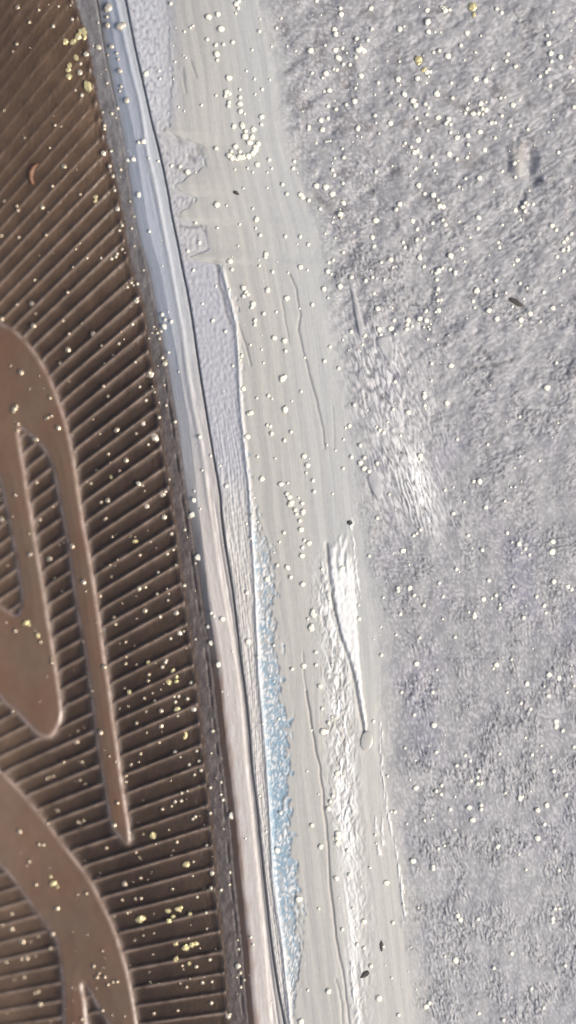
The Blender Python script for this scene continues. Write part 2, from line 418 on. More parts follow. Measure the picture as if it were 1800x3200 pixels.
    face = lay(face, colr(.12, .12, .128), 0.92 * sst(0.19, -0.04, spk) * calm * mix(0.85, 1.7, ks))
    wh = np.exp(-((us - (1312 - 0.27 * 1510)) / 34)**2) * np.exp(-((py - 1510) / 120)**2)
    face = lay(face, white, np.clip(wh * 1.1 * sst(0.1, 0.6, s2s) + 0.6 * ks * sst(0.35, 0.75, wstr), 0, 1))
    colA = mix(colA, face, gm[..., None])
    colA = lay(colA, colr(.48, .48, .485), pale * 0.8)
    colA = lay(colA, colr(.42, .41, .38), dep * 0.6)
    colA = lay(colA, white, wed * (0.9 + 0.2 * n2))  # bare chip; its brightness towards the light is painted white
    colA = lay(colA, white, brt * 0.9)
    colA = lay(colA, colr(.2, .19, .18), crk * 0.5)
    # rim
    rc = np.broadcast_to(rimblue, px.shape + (3,)).copy()
    rc = lay(rc, colr(.42, .42, .425), sst(22, 0, px - b + 5 * st2) * 0.8 * (1 - low))
    rc = lay(rc, colr(.62, .64, .66), np.exp(-((px - c + 2) / 12)**2) * sst(0, 600, py))  # bluish reflection along the ridge, painted as a highlight
    rc = lay(rc, colr(.46, .49, .52), sst(0, 12, px - c) * 0.9)
    creamy = lay(np.broadcast_to(cream_c, px.shape + (3,)).copy(), colr(.50, .475, .45), sst(-6, 10, px - c))
    creamy = lay(creamy, colr(.72, .69, .66), 0.6 * sst(0.1, 0.5, perlin((px - c) / 9, py / 70, 104)))
    rc = mix(rc, creamy, (sst(700, 1700, py + 3.2 * (px - c)))[..., None])
    edge = np.clip(px - b, 0, None)
    rc = lay(rc, colr(.33, .295, .275), sst(34, 8, edge + 6 * perlin(px / 20, py / 70, 105)) * sst(1450, 1700, py) * (1 - sst(1950, 2150, py)) * 0.9)
    rc = lay(rc, rust, sst(38, 8, edge + 10 * perlin(px / 20, py / 60, 106)) * sst(1900, 2150, py) * 0.9)
    colA = np.where(rimm[..., None], rc, colA)
    colA = lay(colA, dark, 0.5 * np.exp(-(dD / 2.6)**2))
    return z, np.clip(colA, 0.02, 0.9)

def surface_z(px, py):
    """height of whatever lies at plan point(s)"""
    px = np.asarray(px, float); py = np.asarray(py, float)
    sd = leaf_sd(px, py)
    zp = np.where(px < A(py), np.maximum(rib_z(px, py, sd), np.where(sd > -6, leaf_z(px, py, sd), -9)), border_z(px, py))
    zc, _ = case_fields(px, py)
    return np.where(px < B(py), zp, zc)

# ------------------------------------------------------------------ materials
def material(name, rough=0.5, spec=0.5, colour=None, attr=None, metallic=0.0, coat=0.0, coat_rough=0.2, noise=(0, 0), var=0.0, bump=0.0, bump_scale=300):
    m = bpy.data.materials.new(name)
    m.use_nodes = True
    nt = m.node_tree
    bsdf = nt.nodes['Principled BSDF']
    bsdf.inputs['Roughness'].default_value = rough
    bsdf.inputs['Specular IOR Level'].default_value = spec
    bsdf.inputs['Metallic'].default_value = metallic
    bsdf.inputs['Coat Weight'].default_value = coat
    bsdf.inputs['Coat Roughness'].default_value = coat_rough
    if attr:
        src = nt.nodes.new('ShaderNodeAttribute'); src.attribute_name = attr
        cs = src.outputs['Color']
    else:
        src = nt.nodes.new('ShaderNodeRGB'); src.outputs[0].default_value = (*colour, 1)
        cs = src.outputs[0]
    tc = nt.nodes.new('ShaderNodeTexCoord')
    if var:
        nz = nt.nodes.new('ShaderNodeTexNoise')
        nz.inputs['Scale'].default_value = noise[0]
        nz.inputs['Detail'].default_value = 5
        nz.inputs['Roughness'].default_value = 0.65
        nt.links.new(tc.outputs['Object'], nz.inputs['Vector'])
        mr = nt.nodes.new('ShaderNodeMapRange')
        mr.inputs['From Min'].default_value = 0.25
        mr.inputs['From Max'].default_value = 0.75
        mr.inputs['To Min'].default_value = 1 - var
        mr.inputs['To Max'].default_value = 1 + var
        nt.links.new(nz.outputs['Fac'], mr.inputs['Value'])
        mul = nt.nodes.new('ShaderNodeVectorMath'); mul.operation = 'SCALE'
        nt.links.new(cs, mul.inputs[0]); nt.links.new(mr.outputs[0], mul.inputs['Scale'])
        cs = mul.outputs[0]
        rr = nt.nodes.new('ShaderNodeMapRange')
        rr.inputs['To Min'].default_value = max(0.05, rough - 0.12)
        rr.inputs['To Max'].default_value = min(1, rough + 0.12)
        nt.links.new(nz.outputs['Fac'], rr.inputs['Value'])
        nt.links.new(rr.outputs[0], bsdf.inputs['Roughness'])
    nt.links.new(cs, bsdf.inputs['Base Color'])
    if bump:
        n2 = nt.nodes.new('ShaderNodeTexNoise')
        n2.inputs['Scale'].default_value = bump_scale
        n2.inputs['Detail'].default_value = 3
        nt.links.new(tc.outputs['Object'], n2.inputs['Vector'])
        bp = nt.nodes.new('ShaderNodeBump')
        bp.inputs['Strength'].default_value = bump
        bp.inputs['Distance'].default_value = 0.004
        nt.links.new(n2.outputs['Fac'], bp.inputs['Height'])
        nt.links.new(bp.outputs[0], bsdf.inputs['Normal'])
    return m

M_face = material('rough_grey_face', 0.68, 0.25, attr='pigment', noise=(45, 0), var=0.07, bump=0.12, bump_scale=130)
M_band = material('scraped_beige_paint', 0.55, 0.35, attr='pigment', noise=(60, 0), var=0.05, bump=0.15, bump_scale=120)
M_rim = material('glossy_rim_paint', 0.36, 0.5, attr='pigment', noise=(70, 0), var=0.05, bump=0.04, bump_scale=120)
M_body = material('case_body', 0.6, 0.4, colour=(.33, .33, .35), noise=(8, 0), var=0.15, bump=0.3, bump_scale=60)
M_rib = material('brown_ground_painted_shade', 0.45, 0.35, coat=0.4, coat_rough=0.18, attr='pigment', noise=(9, 0), var=0.20, bump=0.30, bump_scale=170)  # its colour carries groove shade and lit crests
M_leaf = material('brown_polished_relief', 0.42, 0.35, coat=1.0, coat_rough=0.14, attr='pigment', noise=(6, 0), var=0.10, bump=0.10, bump_scale=200)
M_border = material('plum_grey_border', 0.45, 0.45, attr='pigment', noise=(25, 0), var=0.15, bump=0.2, bump_scale=90)
M_bead = material('pale_bead', 0.35, 0.6, colour=(.98, .94, .79), noise=(30, 0), var=0.02)
M_bronze = material('bronze_bead', 0.22, 0.6, colour=(.78, .64, .47), metallic=0.75, noise=(30, 0), var=0.08)
M_mid = material('cream_bead', 0.22, 0.6, colour=(.80, .71, .56), metallic=0.45, noise=(30, 0), var=0.05)
M_gold = material('pale_gold_flake', 0.28, 0.6, colour=(.93, .80, .42), metallic=0.55, noise=(120, 0), var=0.12)
M_grit = material('black_grit', 0.7, 0.3, colour=(.085, .08, .076), noise=(200, 0), var=0.3)
M_orange = material('orange_fleck', 0.4, 0.5, colour=(.25, .125, .075), noise=(60, 0), var=0.25)
M_bubble = material('clear_coat_bubble', 0.15, 0.6, colour=(.52, .51, .47), coat=0.6, noise=(90, 0), var=0.08)

# ------------------------------------------------------------------ mesh helpers
def grid_mesh(name, X, Y, Z, mat, pigment=None, keep=None, parent=None, flip=False):
    nr, nc = X.shape
    idx = np.arange(nr * nc).reshape(nr, nc)
    q = np.stack([idx[:-1, :-1], idx[1:, :-1], idx[1:, 1:], idx[:-1, 1:]], -1).reshape(-1, 4)
    if flip:
        q = q[:, ::-1]
    if keep is not None:
        k = keep[:-1, :-1] | keep[1:, :-1] | keep[1:, 1:] | keep[:-1, 1:]
        q = q[k.ravel()]
    wx, wy, wz = W(X, Y, Z)
    co = np.stack([wx, wy, wz], -1).reshape(-1, 3)
    used = np.zeros(len(co), bool); used[q.ravel()] = True
    remap = np.cumsum(used) - 1
    co = co[used]; q = remap[q]
    me = bpy.data.meshes.new(name)
    me.vertices.add(len(co)); me.vertices.foreach_set('co', co.astype(np.float32).ravel())
    me.loops.add(q.size); me.loops.foreach_set('vertex_index', q.astype(np.int32).ravel())
    me.polygons.add(len(q))
    me.polygons.foreach_set('loop_start', np.arange(0, q.size, 4, dtype=np.int32))
    me.polygons.foreach_set('loop_total', np.full(len(q), 4, np.int32))
    me.polygons.foreach_set('use_smooth', np.ones(len(q), bool))
    if pigment is not None:
        at = me.color_attributes.new('pigment', 'FLOAT_COLOR', 'POINT')
        p = pigment.reshape(-1, 3)[used]
        at.data.foreach_set('color', np.concatenate([p, np.ones((len(p), 1))], 1).astype(np.float32).ravel())
    me.update(calc_edges=True)
    me.materials.append(mat)
    o = bpy.data.objects.new(name, me)
    COL.objects.link(o)
    if parent is not None:
        o.parent = parent
    return o

def thing(name, label, cat, loc=(0, 0, 0), group=None):
    o = bpy.data.objects.new(name, None)
    COL.objects.link(o)
    o.location = loc
    o['label'] = label; o['category'] = cat
    if group:
        o['group'] = group
    return o

def plain_mesh(name, verts, faces, mat, smooth=True, parent=None):
    me = bpy.data.meshes.new(name)
    me.from_pydata([tuple(v) for v in verts], [], [tuple(f) for f in faces])
    me.polygons.foreach_set('use_smooth', np.full(len(faces), smooth))
    me.materials.append(mat)
    me.update()
    o = bpy.data.objects.new(name, me)
    COL.objects.link(o)
    if parent is not None:
        o.parent = parent
    return o

# ------------------------------------------------------------------ the worn grey case
Y0, Y1 = -260, 3460
rows = np.arange(Y0, Y1 + 1, 3.1)
case = thing('worn_case', 'worn grey metal case with glossy rim, scraped beige band and rough grained face', 'case')
def strip(name, left, right, ncol, mat, ys=rows):
    t = np.linspace(0, 1, ncol)[None, :]
    Yg = np.repeat(ys[:, None], ncol, 1)
    l, r = left(ys)[:, None], right(ys)[:, None]
    Xg = l + (r - l) * t
    Z, P = case_fields(Xg + 1e-3 * (t - 0.5), Yg)
    return grid_mesh(name, Xg, Yg, Z, mat, P, parent=case)
Emax = lambda y: np.maximum(E(y), D(y) + 6)
Fmax = lambda y: np.where((y > 1530) & (y < 3195), np.maximum(F0(np.clip(y, 1530, 3195)), Emax(y) + 0.5), Emax(y))
RIGHT = lambda y: y * 0 + 2080.0
o = strip('rim', B, D, 52, M_rim)
o['label'] = 'glossy rounded rim, blue grey at the upper end turning cream lower down'
o = strip('smooth_strip', D, Emax, 46, M_band)
o['label'] = 'smooth lilac grey strip between the dark crack and the beige band'
o = strip('blue_patch', Emax, Fmax, 36, M_band, rows[(rows > 1536) & (rows < 3190)])
o['label'] = 'long blue worn patch with white scratches'
o = strip('beige_band', Fmax, G, 150, M_band)
o['label'] = 'scraped beige band with long scratches and a white chipped wedge'
o = strip('rough_face', G, RIGHT, 340, M_face)
o['label'] = 'rough grained grey face with fine pitted texture'
# the body below: side walls and underside
def body():
    vs, fs = [], []
    top = []
    ys = np.linspace(Y0, Y1, 60)
    for y in ys:
        b = float(B(y)); top.append((b + 2, y))
    ring = [(x, y) for x, y in top] + [(2080, Y1), (2080, Y0)]
    n = len(ring)
    zt = [-0.046] * len(top) + [0.0, 0.0]
    for (x, y), z in zip(ring, zt):
        vs.append(((x - 900) / 1000, (1600 - y) / 1000, z - 0.002))
    for (x, y) in ring:
        vs.append(((x - 900) / 1000, (1600 - y) / 1000, -0.45))
    for i in range(n):
        j = (i + 1) % n
        fs.append((i, j, n + j, n + i))
    fs.append(tuple(range(2 * n - 1, n - 1, -1)))
    return plain_mesh('case_body', vs, fs, M_body, False, case)
body()

# ------------------------------------------------------------------ the brown embossed panel
panel = thing('embossed_panel', 'brown embossed metal panel of radiating ribs and smooth raised leaves, beside the worn rim', 'panel')
bt = np.linspace(0, 1, 34)[None, :]
Yg = np.repeat(rows[:, None], 34, 1)
Xg = A(rows)[:, None] + (B(rows) - A(rows))[:, None] * bt
_w = sst(1500, 100, Yg)[..., None]
_p = np.array([.098, .083, .080]) * (1 - _w) + np.array([.185, .180, .185]) * _w
_p = _p * (1 + 0.25 * perlin(Xg / 16, Yg / 50, 130) + 0.2 * perlin(Xg / 6, Yg / 9, 131))[..., None]
_k = sst(16, 0, Xg - A(Yg) + 5 * perlin(Yg / 12, Yg * 0 + .3, 132))[..., None]
_p = _p * (1 - _k) + np.array([.10, .066, .045]) * _k
o = grid_mesh('border', Xg, Yg, border_z(Xg, Yg), M_border, _p, parent=panel)
o['label'] = 'narrow plum grey border at the rib ends'
off = np.array([-1, -.7, -.45, -.33, -.24, -.16, -.08, 0, .08, .16, .24, .33, .45, .7, 1.0])
XL = -330.0
steps = np.concatenate([np.arange(0, 40, 3.0), np.arange(40, 1100, 7.0)])
for k in range(1, len(rib_t) - 1):
    lo, hi = rib_t[k] - rib_t[k - 1], rib_t[k + 1] - rib_t[k]
    th = rib_t[k] + np.where(off < 0, off * lo, off * hi) * 0.5
    ye = np.interp(th, _at, _ay)
    xe = A(ye)
    dx, dy = -np.cos(th), -np.sin(th)
    rend = np.hypot(xe - CEN[0], ye - CEN[1])
    L = (xe - XL) / np.cos(th)
    Sg = np.minimum(steps[:, None], L[None, :])
    nmax = int((steps < L.max()).sum()) + 1
    Sg = Sg[:nmax]
    Xr = xe[None, :] + dx[None, :] * Sg
    Yr = ye[None, :] + dy[None, :] * Sg
    inview = (Yr > -330) & (Yr < 3540)
    if not inview.any():
        continue
    tone = (sst(500, 1300, Yr) * sst(-150, 350, Xr))[..., None]  # defocus haze at the upper left kept as a paler tone
    pig = np.array([.122, .078, .049]) * (1 - tone) + np.array([.060, .039, .0265]) * tone  # shade of the grooves put into the floor colour
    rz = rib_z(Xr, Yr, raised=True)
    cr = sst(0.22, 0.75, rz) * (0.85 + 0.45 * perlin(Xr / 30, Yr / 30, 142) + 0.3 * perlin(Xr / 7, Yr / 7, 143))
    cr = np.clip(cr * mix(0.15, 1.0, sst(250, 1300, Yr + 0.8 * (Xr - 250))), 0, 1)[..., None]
    pig = pig * (1 - cr) + np.array([.205, .155, .125]) * cr  # crests painted lighter to read as lit ridges
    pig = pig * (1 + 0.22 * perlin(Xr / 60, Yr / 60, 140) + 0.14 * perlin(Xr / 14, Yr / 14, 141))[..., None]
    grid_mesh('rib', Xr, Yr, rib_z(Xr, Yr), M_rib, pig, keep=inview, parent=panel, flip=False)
for poly, lab in zip(LEAVES, ('raised smooth leaf ending in a long narrow blade and a rounded lobe', 'broad raised leaf curving down, split by a pointed slot')):
    mn, mx = poly.min(0), poly.max(0)
    xs = np.arange(max(mn[0] - 12, -325), mx[0] + 14, 3.6); ys = np.arange(mn[1] - 12, min(mx[1] + 12, 3470), 3.6)
    Xl, Yl = np.meshgrid(xs, ys)
    s = sdf(poly, Xl, Yl)
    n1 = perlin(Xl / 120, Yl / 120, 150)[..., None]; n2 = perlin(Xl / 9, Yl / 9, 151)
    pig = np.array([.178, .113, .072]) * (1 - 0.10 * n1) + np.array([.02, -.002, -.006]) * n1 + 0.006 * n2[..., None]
    edge_light = np.clip(np.exp(-((s - 5) / 6.0)**2) * (0.62 + 0.6 * perlin(Xl / 40, Yl / 40, 152) + 0.3 * n2), 0, 1)[..., None]  # light along the leaf edges, painted into the colour in patches
    pig = pig * (1 - edge_light) + np.array([.40, .31, .26]) * edge_light
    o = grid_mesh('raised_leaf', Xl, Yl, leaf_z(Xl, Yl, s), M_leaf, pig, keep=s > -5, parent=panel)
    o['label'] = lab
# plate edge and underside
def plate():
    ys = np.linspace(Y0, Y1, 40)
    ring = [(-326, y) for y in ys] + [(float(B(y)) - 4, y) for y in ys[::-1]]
    n = len(ring)
    vs = [((x - 900) / 1000 * 1.03, (1600 - y) / 1000 * 1.03, -0.24) for x, y in ring] + [((x - 900) / 1000 * 1.03, (1600 - y) / 1000 * 1.03, -0.34) for x, y in ring]
    fs = [(i, (i + 1) % n, n + (i + 1) % n, n + i) for i in range(n)]
    fs.append(tuple(range(n))); fs.append(tuple(range(2 * n - 1, n - 1, -1)))
    return plain_mesh('backing_plate', vs, fs, M_body, False, panel)
plate()

# ------------------------------------------------------------------ beads, flakes, grit
# surveyed spots: (x0, y0, step, text); in the text a trailing s = small, b = large, B = very large, g = golden flake
SPOTS = [
(700, 0, .7591, "148,78s 145,128 216,115 235,75s 380,2 478,33 482,60 604,35 608,118 453,122 460,140 545,158 592,165 416,186s 458,205 487,197 505,218s 355,208b 470,238b 542,234 552,207b 575,210b 562,200 518,266 490,264 362,300 418,302b 405,320s 452,284 464,287 562,312 622,285s 634,340 541,362s 412,375 434,372 537,418 503,430 427,437 460,449 427,486 399,496b 348,522 552,522 621,475 625,505s 685,508 723,120 741,108s 722,253s 716,326b 725,350s 687,382 742,388 722,432 779,415b 787,432 828,427 841,445s 834,471 791,486 806,506s 795,322 803,248gB 823,288g 835,297 849,295 842,315s 833,341s 862,215 886,208 920,230b 882,484 917,503 924,490 912,508 932,512 835,42 838,90b 842,130 868,132s 895,28 910,44 928,40 905,36 1026,30gB 1030,62g 1000,136 974,186 1035,215s 1142,52 1122,36 1168,222 1162,250 1199,273 1103,282 1037,326 1076,331 935,341 877,385b 940,403 1007,425s 1056,427 1079,420s 1063,447 1078,452 1000,446 992,466 1025,467 1047,466 1064,470s 1138,403 1156,400s 1189,432 1216,412s 1143,476 1098,506 1116,505 1105,504 1178,517 1330,145 1337,178 1345,220b 1348,252 1336,284 1326,296 1385,235 1300,314 1341,352 1422,275 1434,332 1355,50s 1428,125s 1440,440 20,319b 35,173b 50,15 60,5 58,33 48,55s 115,205s 92,292s 125,325s 156,367 128,388s 65,368s 10,378 22,385 5,395 20,420 18,435 65,400 66,428 67,458 84,468s 155,480 153,512 40,520 73,510 75,520 118,525s 295,210s 335,372s 260,190s 195,190s 188,328s"),
(700, 400, .7591, "85,35b 115,38b 105,60b 130,78b 135,72 118,105b 100,115b 82,118b 65,122b 50,125b 35,122b 22,115b 15,112 128,88b 140,65 88,12 120,5 30,95 65,97 47,75 185,130 196,166s 178,182s 45,170s 97,165s 136,150 118,182s 348,3 405,8 379,62s 420,55s 428,54s 437,53s 288,137 283,166 240,232 258,271 445,172 453,193 489,227 379,238b 418,244b 446,272b 316,274 322,285 348,297 491,309 395,332 479,356 452,368s 446,388s 133,377 130,412s 148,441 118,331s 79,248s 64,396s 58,485s 252,446 313,447 346,479 172,520 458,452s 490,512 416,435s 492,121 487,85s 456,124s 625,180 551,3 638,22s 745,62 770,78 798,48b 782,100 795,93 808,117 854,118 870,148 865,175s 787,167 692,157s 765,195s 802,236 825,270 862,277 880,296 886,322 900,325b 723,313 708,335 623,380b 776,382 794,416 858,391 900,378 911,397 793,459 822,456 736,470 744,491 617,486 611,450 535,430s 805,525 933,525 980,497 973,492s 838,10 932,18 960,40b 1003,30 1004,68 1054,15 1073,90 926,108b 958,127 1000,121 1115,41 994,208 1050,206 966,242 1047,369 1044,413 1145,178 1199,202 1195,145 1376,100 1110,262s 1198,337 1228,325 1240,308 1250,315 1272,313 1238,342 1219,377 1349,402 1367,419 1429,435 1410,455 1397,469 1416,490 1395,502 1416,502 1128,471 1133,492 1256,258s 1250,5 968,385s 1145,398s 1012,450s"),
(700, 800, .7591, "25,22b 32,55 22,138s 170,3 145,40s 199,65 180,140 258,173 163,237 214,230s 80,132 90,148 98,158 80,165 120,198 113,212 127,265 126,283 207,337 250,348 253,390 240,505b 250,497 72,410 68,428s 36,452s 5,310 108,366s 315,45 343,58s 264,68s 430,27 449,17 427,63 441,75s 410,136 477,125b 428,172s 363,200 524,86 435,374 413,432 471,462 582,101 611,87 617,154 647,26 686,16b 695,47s 660,97s 805,5 822,43 857,65 872,70 884,60 898,50 878,66 930,55 951,65 951,72 935,5 990,22s 875,97 880,135 873,158s 880,182 893,180 884,223 871,230s 831,226 632,215 699,265 523,311 489,345s 638,303 644,324 687,299 703,321s 579,327 758,263 753,282 750,302 774,289 806,257 833,265 850,280s 822,293s 838,342s 846,300s 854,442 935,452 703,517 569,365s 1207,17 1191,35s 1119,100 1119,162 1218,112 1247,132s 1160,151s 1039,143b 1024,185 1031,212s 1090,223b 1122,258 1187,208s 1233,176s 1259,238 1301,270s 1315,149 1354,215 1397,61 1370,3 1368,440 853,513s 1222,262 1220,285s 332,418s 155,385s 162,440s"),
(700, 1200, .7591, "78,20b 135,58s 182,48 197,60s 110,118b 100,122 251,105b 178,170 190,174 195,204 275,197 248,232 96,218 329,298 345,335 211,306s 138,298s 338,366s 366,397 370,443 155,391 234,412 262,408s 258,452b 268,465 275,490b 268,497 306,468s 321,491 292,518 325,522 8,420 424,250s 459,273s 490,347 447,451s 317,30s 535,86 515,172 500,180s 640,190 656,200 628,175s 560,252 492,228s 524,300 577,303 562,325 576,348 596,360 630,326 696,104 757,118 823,38 824,53 826,88 917,78 959,228 808,295b 810,310 1027,400 1052,401 1180,425s 1198,424s 1217,135 1328,15b 1375,160s 1218,297s 1298,316s 1076,507 988,485s 908,437s 944,425s 680,454s 1155,482s 1085,248s 726,212s 590,108s"),
(700, 1600, .7591, "115,14 140,40s 92,48s 297,8 311,36b 318,72b 330,117 348,129 322,146 321,179 246,85 228,123s 219,219 261,229 274,268 324,297b 177,277 94,331 110,108s 325,2 597,181 737,159 808,73 793,88s 780,97 943,6 1004,96 1062,156 956,235 885,292 901,348 822,384 765,313 782,342 715,313 716,325 725,420 655,352s 555,383s 555,440 1089,281 1067,360 1119,343 1190,307 1135,396 1135,380s 1030,418 1030,430 1008,412s 1165,86 1185,124s 1215,132 1240,151 1256,176 1349,163b 1353,122 1357,287 1415,308 1430,318 1286,348 1317,385 1324,415 1232,435 950,515 805,517 708,505s 630,25 365,408 370,425 358,480b 360,468 402,235s 433,370s 365,420 345,440s 900,440s 645,472s 1102,355s 485,232b"),
(700, 2000, .7591, "280,119 327,107 377,50 378,102 395,190 404,282 430,341 408,376b 420,378 360,372s 615,335 647,62 793,98 876,122s 731,215 858,215 782,308 865,351b 873,462 992,475 1013,497 957,517 1121,103 1108,118s 1183,80s 1246,180 1222,260 1261,284 1338,143 1378,156 1430,150s 1334,231 1367,335 1367,355 1394,373 1241,401s 1268,472 1345,482s 1306,435s 1440,440 1134,468 1165,215s 225,325s 98,5 205,22 160,345s 745,445s 140,70s 1440,188s 1318,190s"),
(700, 2400, .7591, "361,235 398,325 147,115s 173,262s 448,113 437,138 430,168 465,22 463,455 516,440 508,340 468,270b 468,285b 467,310 232,185 668,472 703,181 688,180s 753,230s 789,82b 873,95 895,72 893,108 930,170 951,118s 1008,164 1016,52 1043,38 1044,65 1060,62 1050,12 1058,152 1058,170 1024,215 1126,323 1291,175b 1329,153 1318,232 1291,290b 1378,420 1408,110 1356,12 1243,418s 1218,125 1230,118s 778,382 860,405 860,415 825,215s 855,210s 882,332s 907,320s 1158,103s 1214,355s 673,33s 740,510s 600,410s 622,275s 626,310s 218,340"),
(700, 2800, .7591, "308,12b 487,137 577,105 548,200 576,214 604,289b 638,422b 718,490 695,110 690,337s 656,208s 430,392b 345,388s 316,518b 390,52s 738,35s 800,48s 962,80 973,97 1045,95 954,264b 909,248s 1183,237 1110,297 1404,286 1265,381 1315,461 1150,510 1048,483 1352,92b 1352,106 1362,52 1380,52s 830,455 845,440 530,50s 110,170s 120,200s"),
(0, 0, .5521, "97,40b 218,55 330,35s 398,30s 408,108b 300,148 165,125 93,248 72,290s 555,128s 610,45B 605,95 610,142b 680,150B 700,140b 555,265b 525,260s 487,305b 633,262 610,312s 660,300s 668,335s 678,402 605,470 685,488 678,515s 716,568 665,612 632,642 655,665s 590,710 580,635s 310,708 345,715s 22,625s 825,418b 905,445s 900,400s 470,180gB 440,205gb 415,235gb 480,212g 370,235g 430,325gb 395,370g 385,395g 455,360 450,410b 390,432g 500,490gB 425,510s 462,538 1180,97b 1232,80b 1252,163b 1172,222 1220,255 1263,250 1225,305b 1228,340 990,350s 1052,325s 1078,156s 1092,146s 1043,178s 965,20 1010,605s 1140,595s 1222,540s"),
(0, 400, .5521, "138,55s 280,112s 360,215b 295,328b 237,447b 100,465b 95,440 260,605 105,618 22,412s 5,608 452,375 450,652s 427,685s 585,143b 628,130 620,215 682,235 638,272b 648,352 540,390g 540,412g 665,457b 690,550 675,580 744,568 690,685 662,712 590,5 786,80 812,78 722,180 757,178 785,378 895,187s 970,213 1018,218 1062,248 1222,115 1228,435b 1107,535 1282,438s 1230,565s 1128,648 1062,695 845,585s 760,668s 760,500s 735,415s"),
(0, 800, .5521, "490,10 572,12 630,15 655,5 412,62s 195,135 382,205b 95,275 180,270b 200,325s 8,355b 190,395b 355,365 462,380s 390,440 385,530b 340,607b 528,440b 575,508 672,495 765,600 748,385b 720,175 742,150 777,157 755,165s 772,252b 775,240 845,660b 855,670b 835,675 118,660b 60,620s 812,80s 918,330 935,360 968,370 930,400 910,425 890,435 902,467 870,400s 860,435s 842,465s 918,575 933,607b 955,545s 1094,80 1222,170s 1203,365 1276,425 1145,270s 1318,618s"),
(0, 1200, .5521, "282,78b 80,140b 75,155 92,125 270,190b 290,180b 260,195 330,248b 100,225 98,262 200,312b 205,555b 85,628 8,650s 300,695s 585,12b 610,68 790,15 875,45s 862,15s 825,92 900,105s 940,120 900,188 810,220b 660,260b 770,280s 875,300B 865,292b 885,312b 838,342 612,395b 712,430b 675,490 628,527g 545,488s 512,562 570,668 610,657b 785,565b 808,575s 920,625b 935,608 830,690b 958,540s 565,282s 990,213 1130,298 1192,405s 1245,462s 1280,577 1098,655 1100,605s 1145,488s 930,5s 525,200s"),
(0, 1600, .5521, "8,40b 225,42 165,122s 170,240b 408,192b 280,265b 42,300s 472,395b 485,448s 85,672b 210,690b 35,625s 150,625gb 165,640g 215,700g 565,475 598,35b 590,42 635,140 765,165gb 763,140s 930,28b 970,122b 852,168s 790,243b 945,236 980,213 622,300s 665,270s 630,365s 895,342 785,432b 822,425 888,465 945,435s 955,462s 950,500s 818,557b 905,592 653,635 645,597 998,570b 990,572 1015,682b 1040,675s 965,715 1045,100 1042,415 1090,15b 1078,20 1122,258b 1105,290s 1195,572 1258,605 1178,648 1210,590s 1105,720s 995,300s"),
(0, 2000, .5521, "710,10 228,10b 290,100s 292,128 588,150b 840,128gb 712,95 710,133 772,138s 940,115 935,125 918,152 842,195 838,230 978,172g 955,238gB 1000,210g 998,235g 730,300gB 705,272s 815,328 862,300s 875,345 910,280s 1080,242b 985,320 1010,318 992,350 1060,332 1003,392gB 1097,392b 725,375s 825,405s 910,400b 1005,430s 772,470 910,487b 830,525s 1050,530g 1048,548g 900,580 1112,627 795,643b 740,705 785,690s 990,635 1020,662s 1125,685 1070,705 360,692 463,692 430,575b 440,515s 568,523b 520,288s 618,658s 70,405 1203,515 1195,640s 1235,140 1195,15 1405,12 380,360s"),
(0, 2400, .5521, "265,58 300,45 285,52s 450,68 480,90s 325,240 310,235s 440,305 472,297 455,312s 270,315 110,360b 220,432 245,435 165,530b 285,615g 300,655gB 325,675g 203,660b 440,715s 488,710 665,198b 645,325b 600,452 712,45 712,78 768,478 918,233 970,215 990,190 1027,142 1025,185 1060,130s 1100,38 1137,12 1105,275 1090,288 865,382gB 955,350s 1000,418 980,465s 970,495s 1055,545gB 1095,530s 705,655b 795,622 975,685 1090,610s 1200,595b 1195,680 1250,690 1250,80 1250,150 1260,180 1310,270B 1190,255 1190,110 1265,345s 1300,590 1298,660 965,72s 1170,440 880,430s 810,375s"),
(0, 2800, .5521, "322,70b 65,100 10,165 65,185b 125,258b 170,258s 297,215b 215,230s 285,295 35,375 120,358 150,352b 200,340s 135,460b 80,472s 195,550 215,540 225,615b 530,397b 580,310s 560,437 548,460 592,458 610,502 638,487 662,485 580,648b 462,697b 720,95 690,22 765,15 797,13 1115,5 795,130gB 780,135g 815,122g 950,85g 1010,75gb 1025,65g 955,140gb 980,120g 1075,105gb 762,250s 810,222s 870,210s 865,330s 995,272g 1045,290gB 1085,275gB 1060,300g 1110,270g 1065,240s 998,358gb 1030,395 1070,380g 1110,400 1037,415s 1187,360 1055,515 1145,490 1198,485 1195,605 1005,648 870,665 1290,680b 1300,670 1345,395B 1360,435 1382,475 1362,515 1340,460s 1350,300 1345,250s 1165,95 1170,185s 850,490s 1020,495s 705,680s 285,712s 40,665s"),
]
spots = []
for x0, y0, st, txt in SPOTS:
    for w in txt.split():
        a = w.split(',')
        tail = a[1].lstrip('0123456789')
        yy = float(a[1][:len(a[1]) - len(tail)])
        px, py = x0 + float(a[0]) * st, y0 + yy * st
        left = px < float(B(py))
        r = {'': 8.0, 's': 5.2, 'b': 9.6, 'B': 13.0}[tail.replace('g', '')]
        if left:
            r *= 0.92
        spots.append([px, py, r, 'g' in tail])
P = np.array([[s[0], s[1], s[2], s[3]] for s in spots])
P[:, 2] *= rng.uniform(0.82, 1.08, len(P))

def ico(sub, jit, seed):
    import bmesh
    bm = bmesh.new()
    bmesh.ops.create_icosphere(bm, subdivisions=sub, radius=1.0)
    v = np.array([q.co[:] for q in bm.verts]); f = [[q.index for q in p.verts] for p in bm.faces]
    bm.free()
    rr = np.random.default_rng(seed)
    if jit:
        off = rr.uniform(0, 50, 3)
        n = perlin(v[:, 0] * 1.1 + off[0] + v[:, 2], v[:, 1] * 1.1 + off[1] - v[:, 2] * 0.7, 1)
        v = v * (1 + jit * n)[:, None]
    v[:, 2] *= 0.30
    return v, f

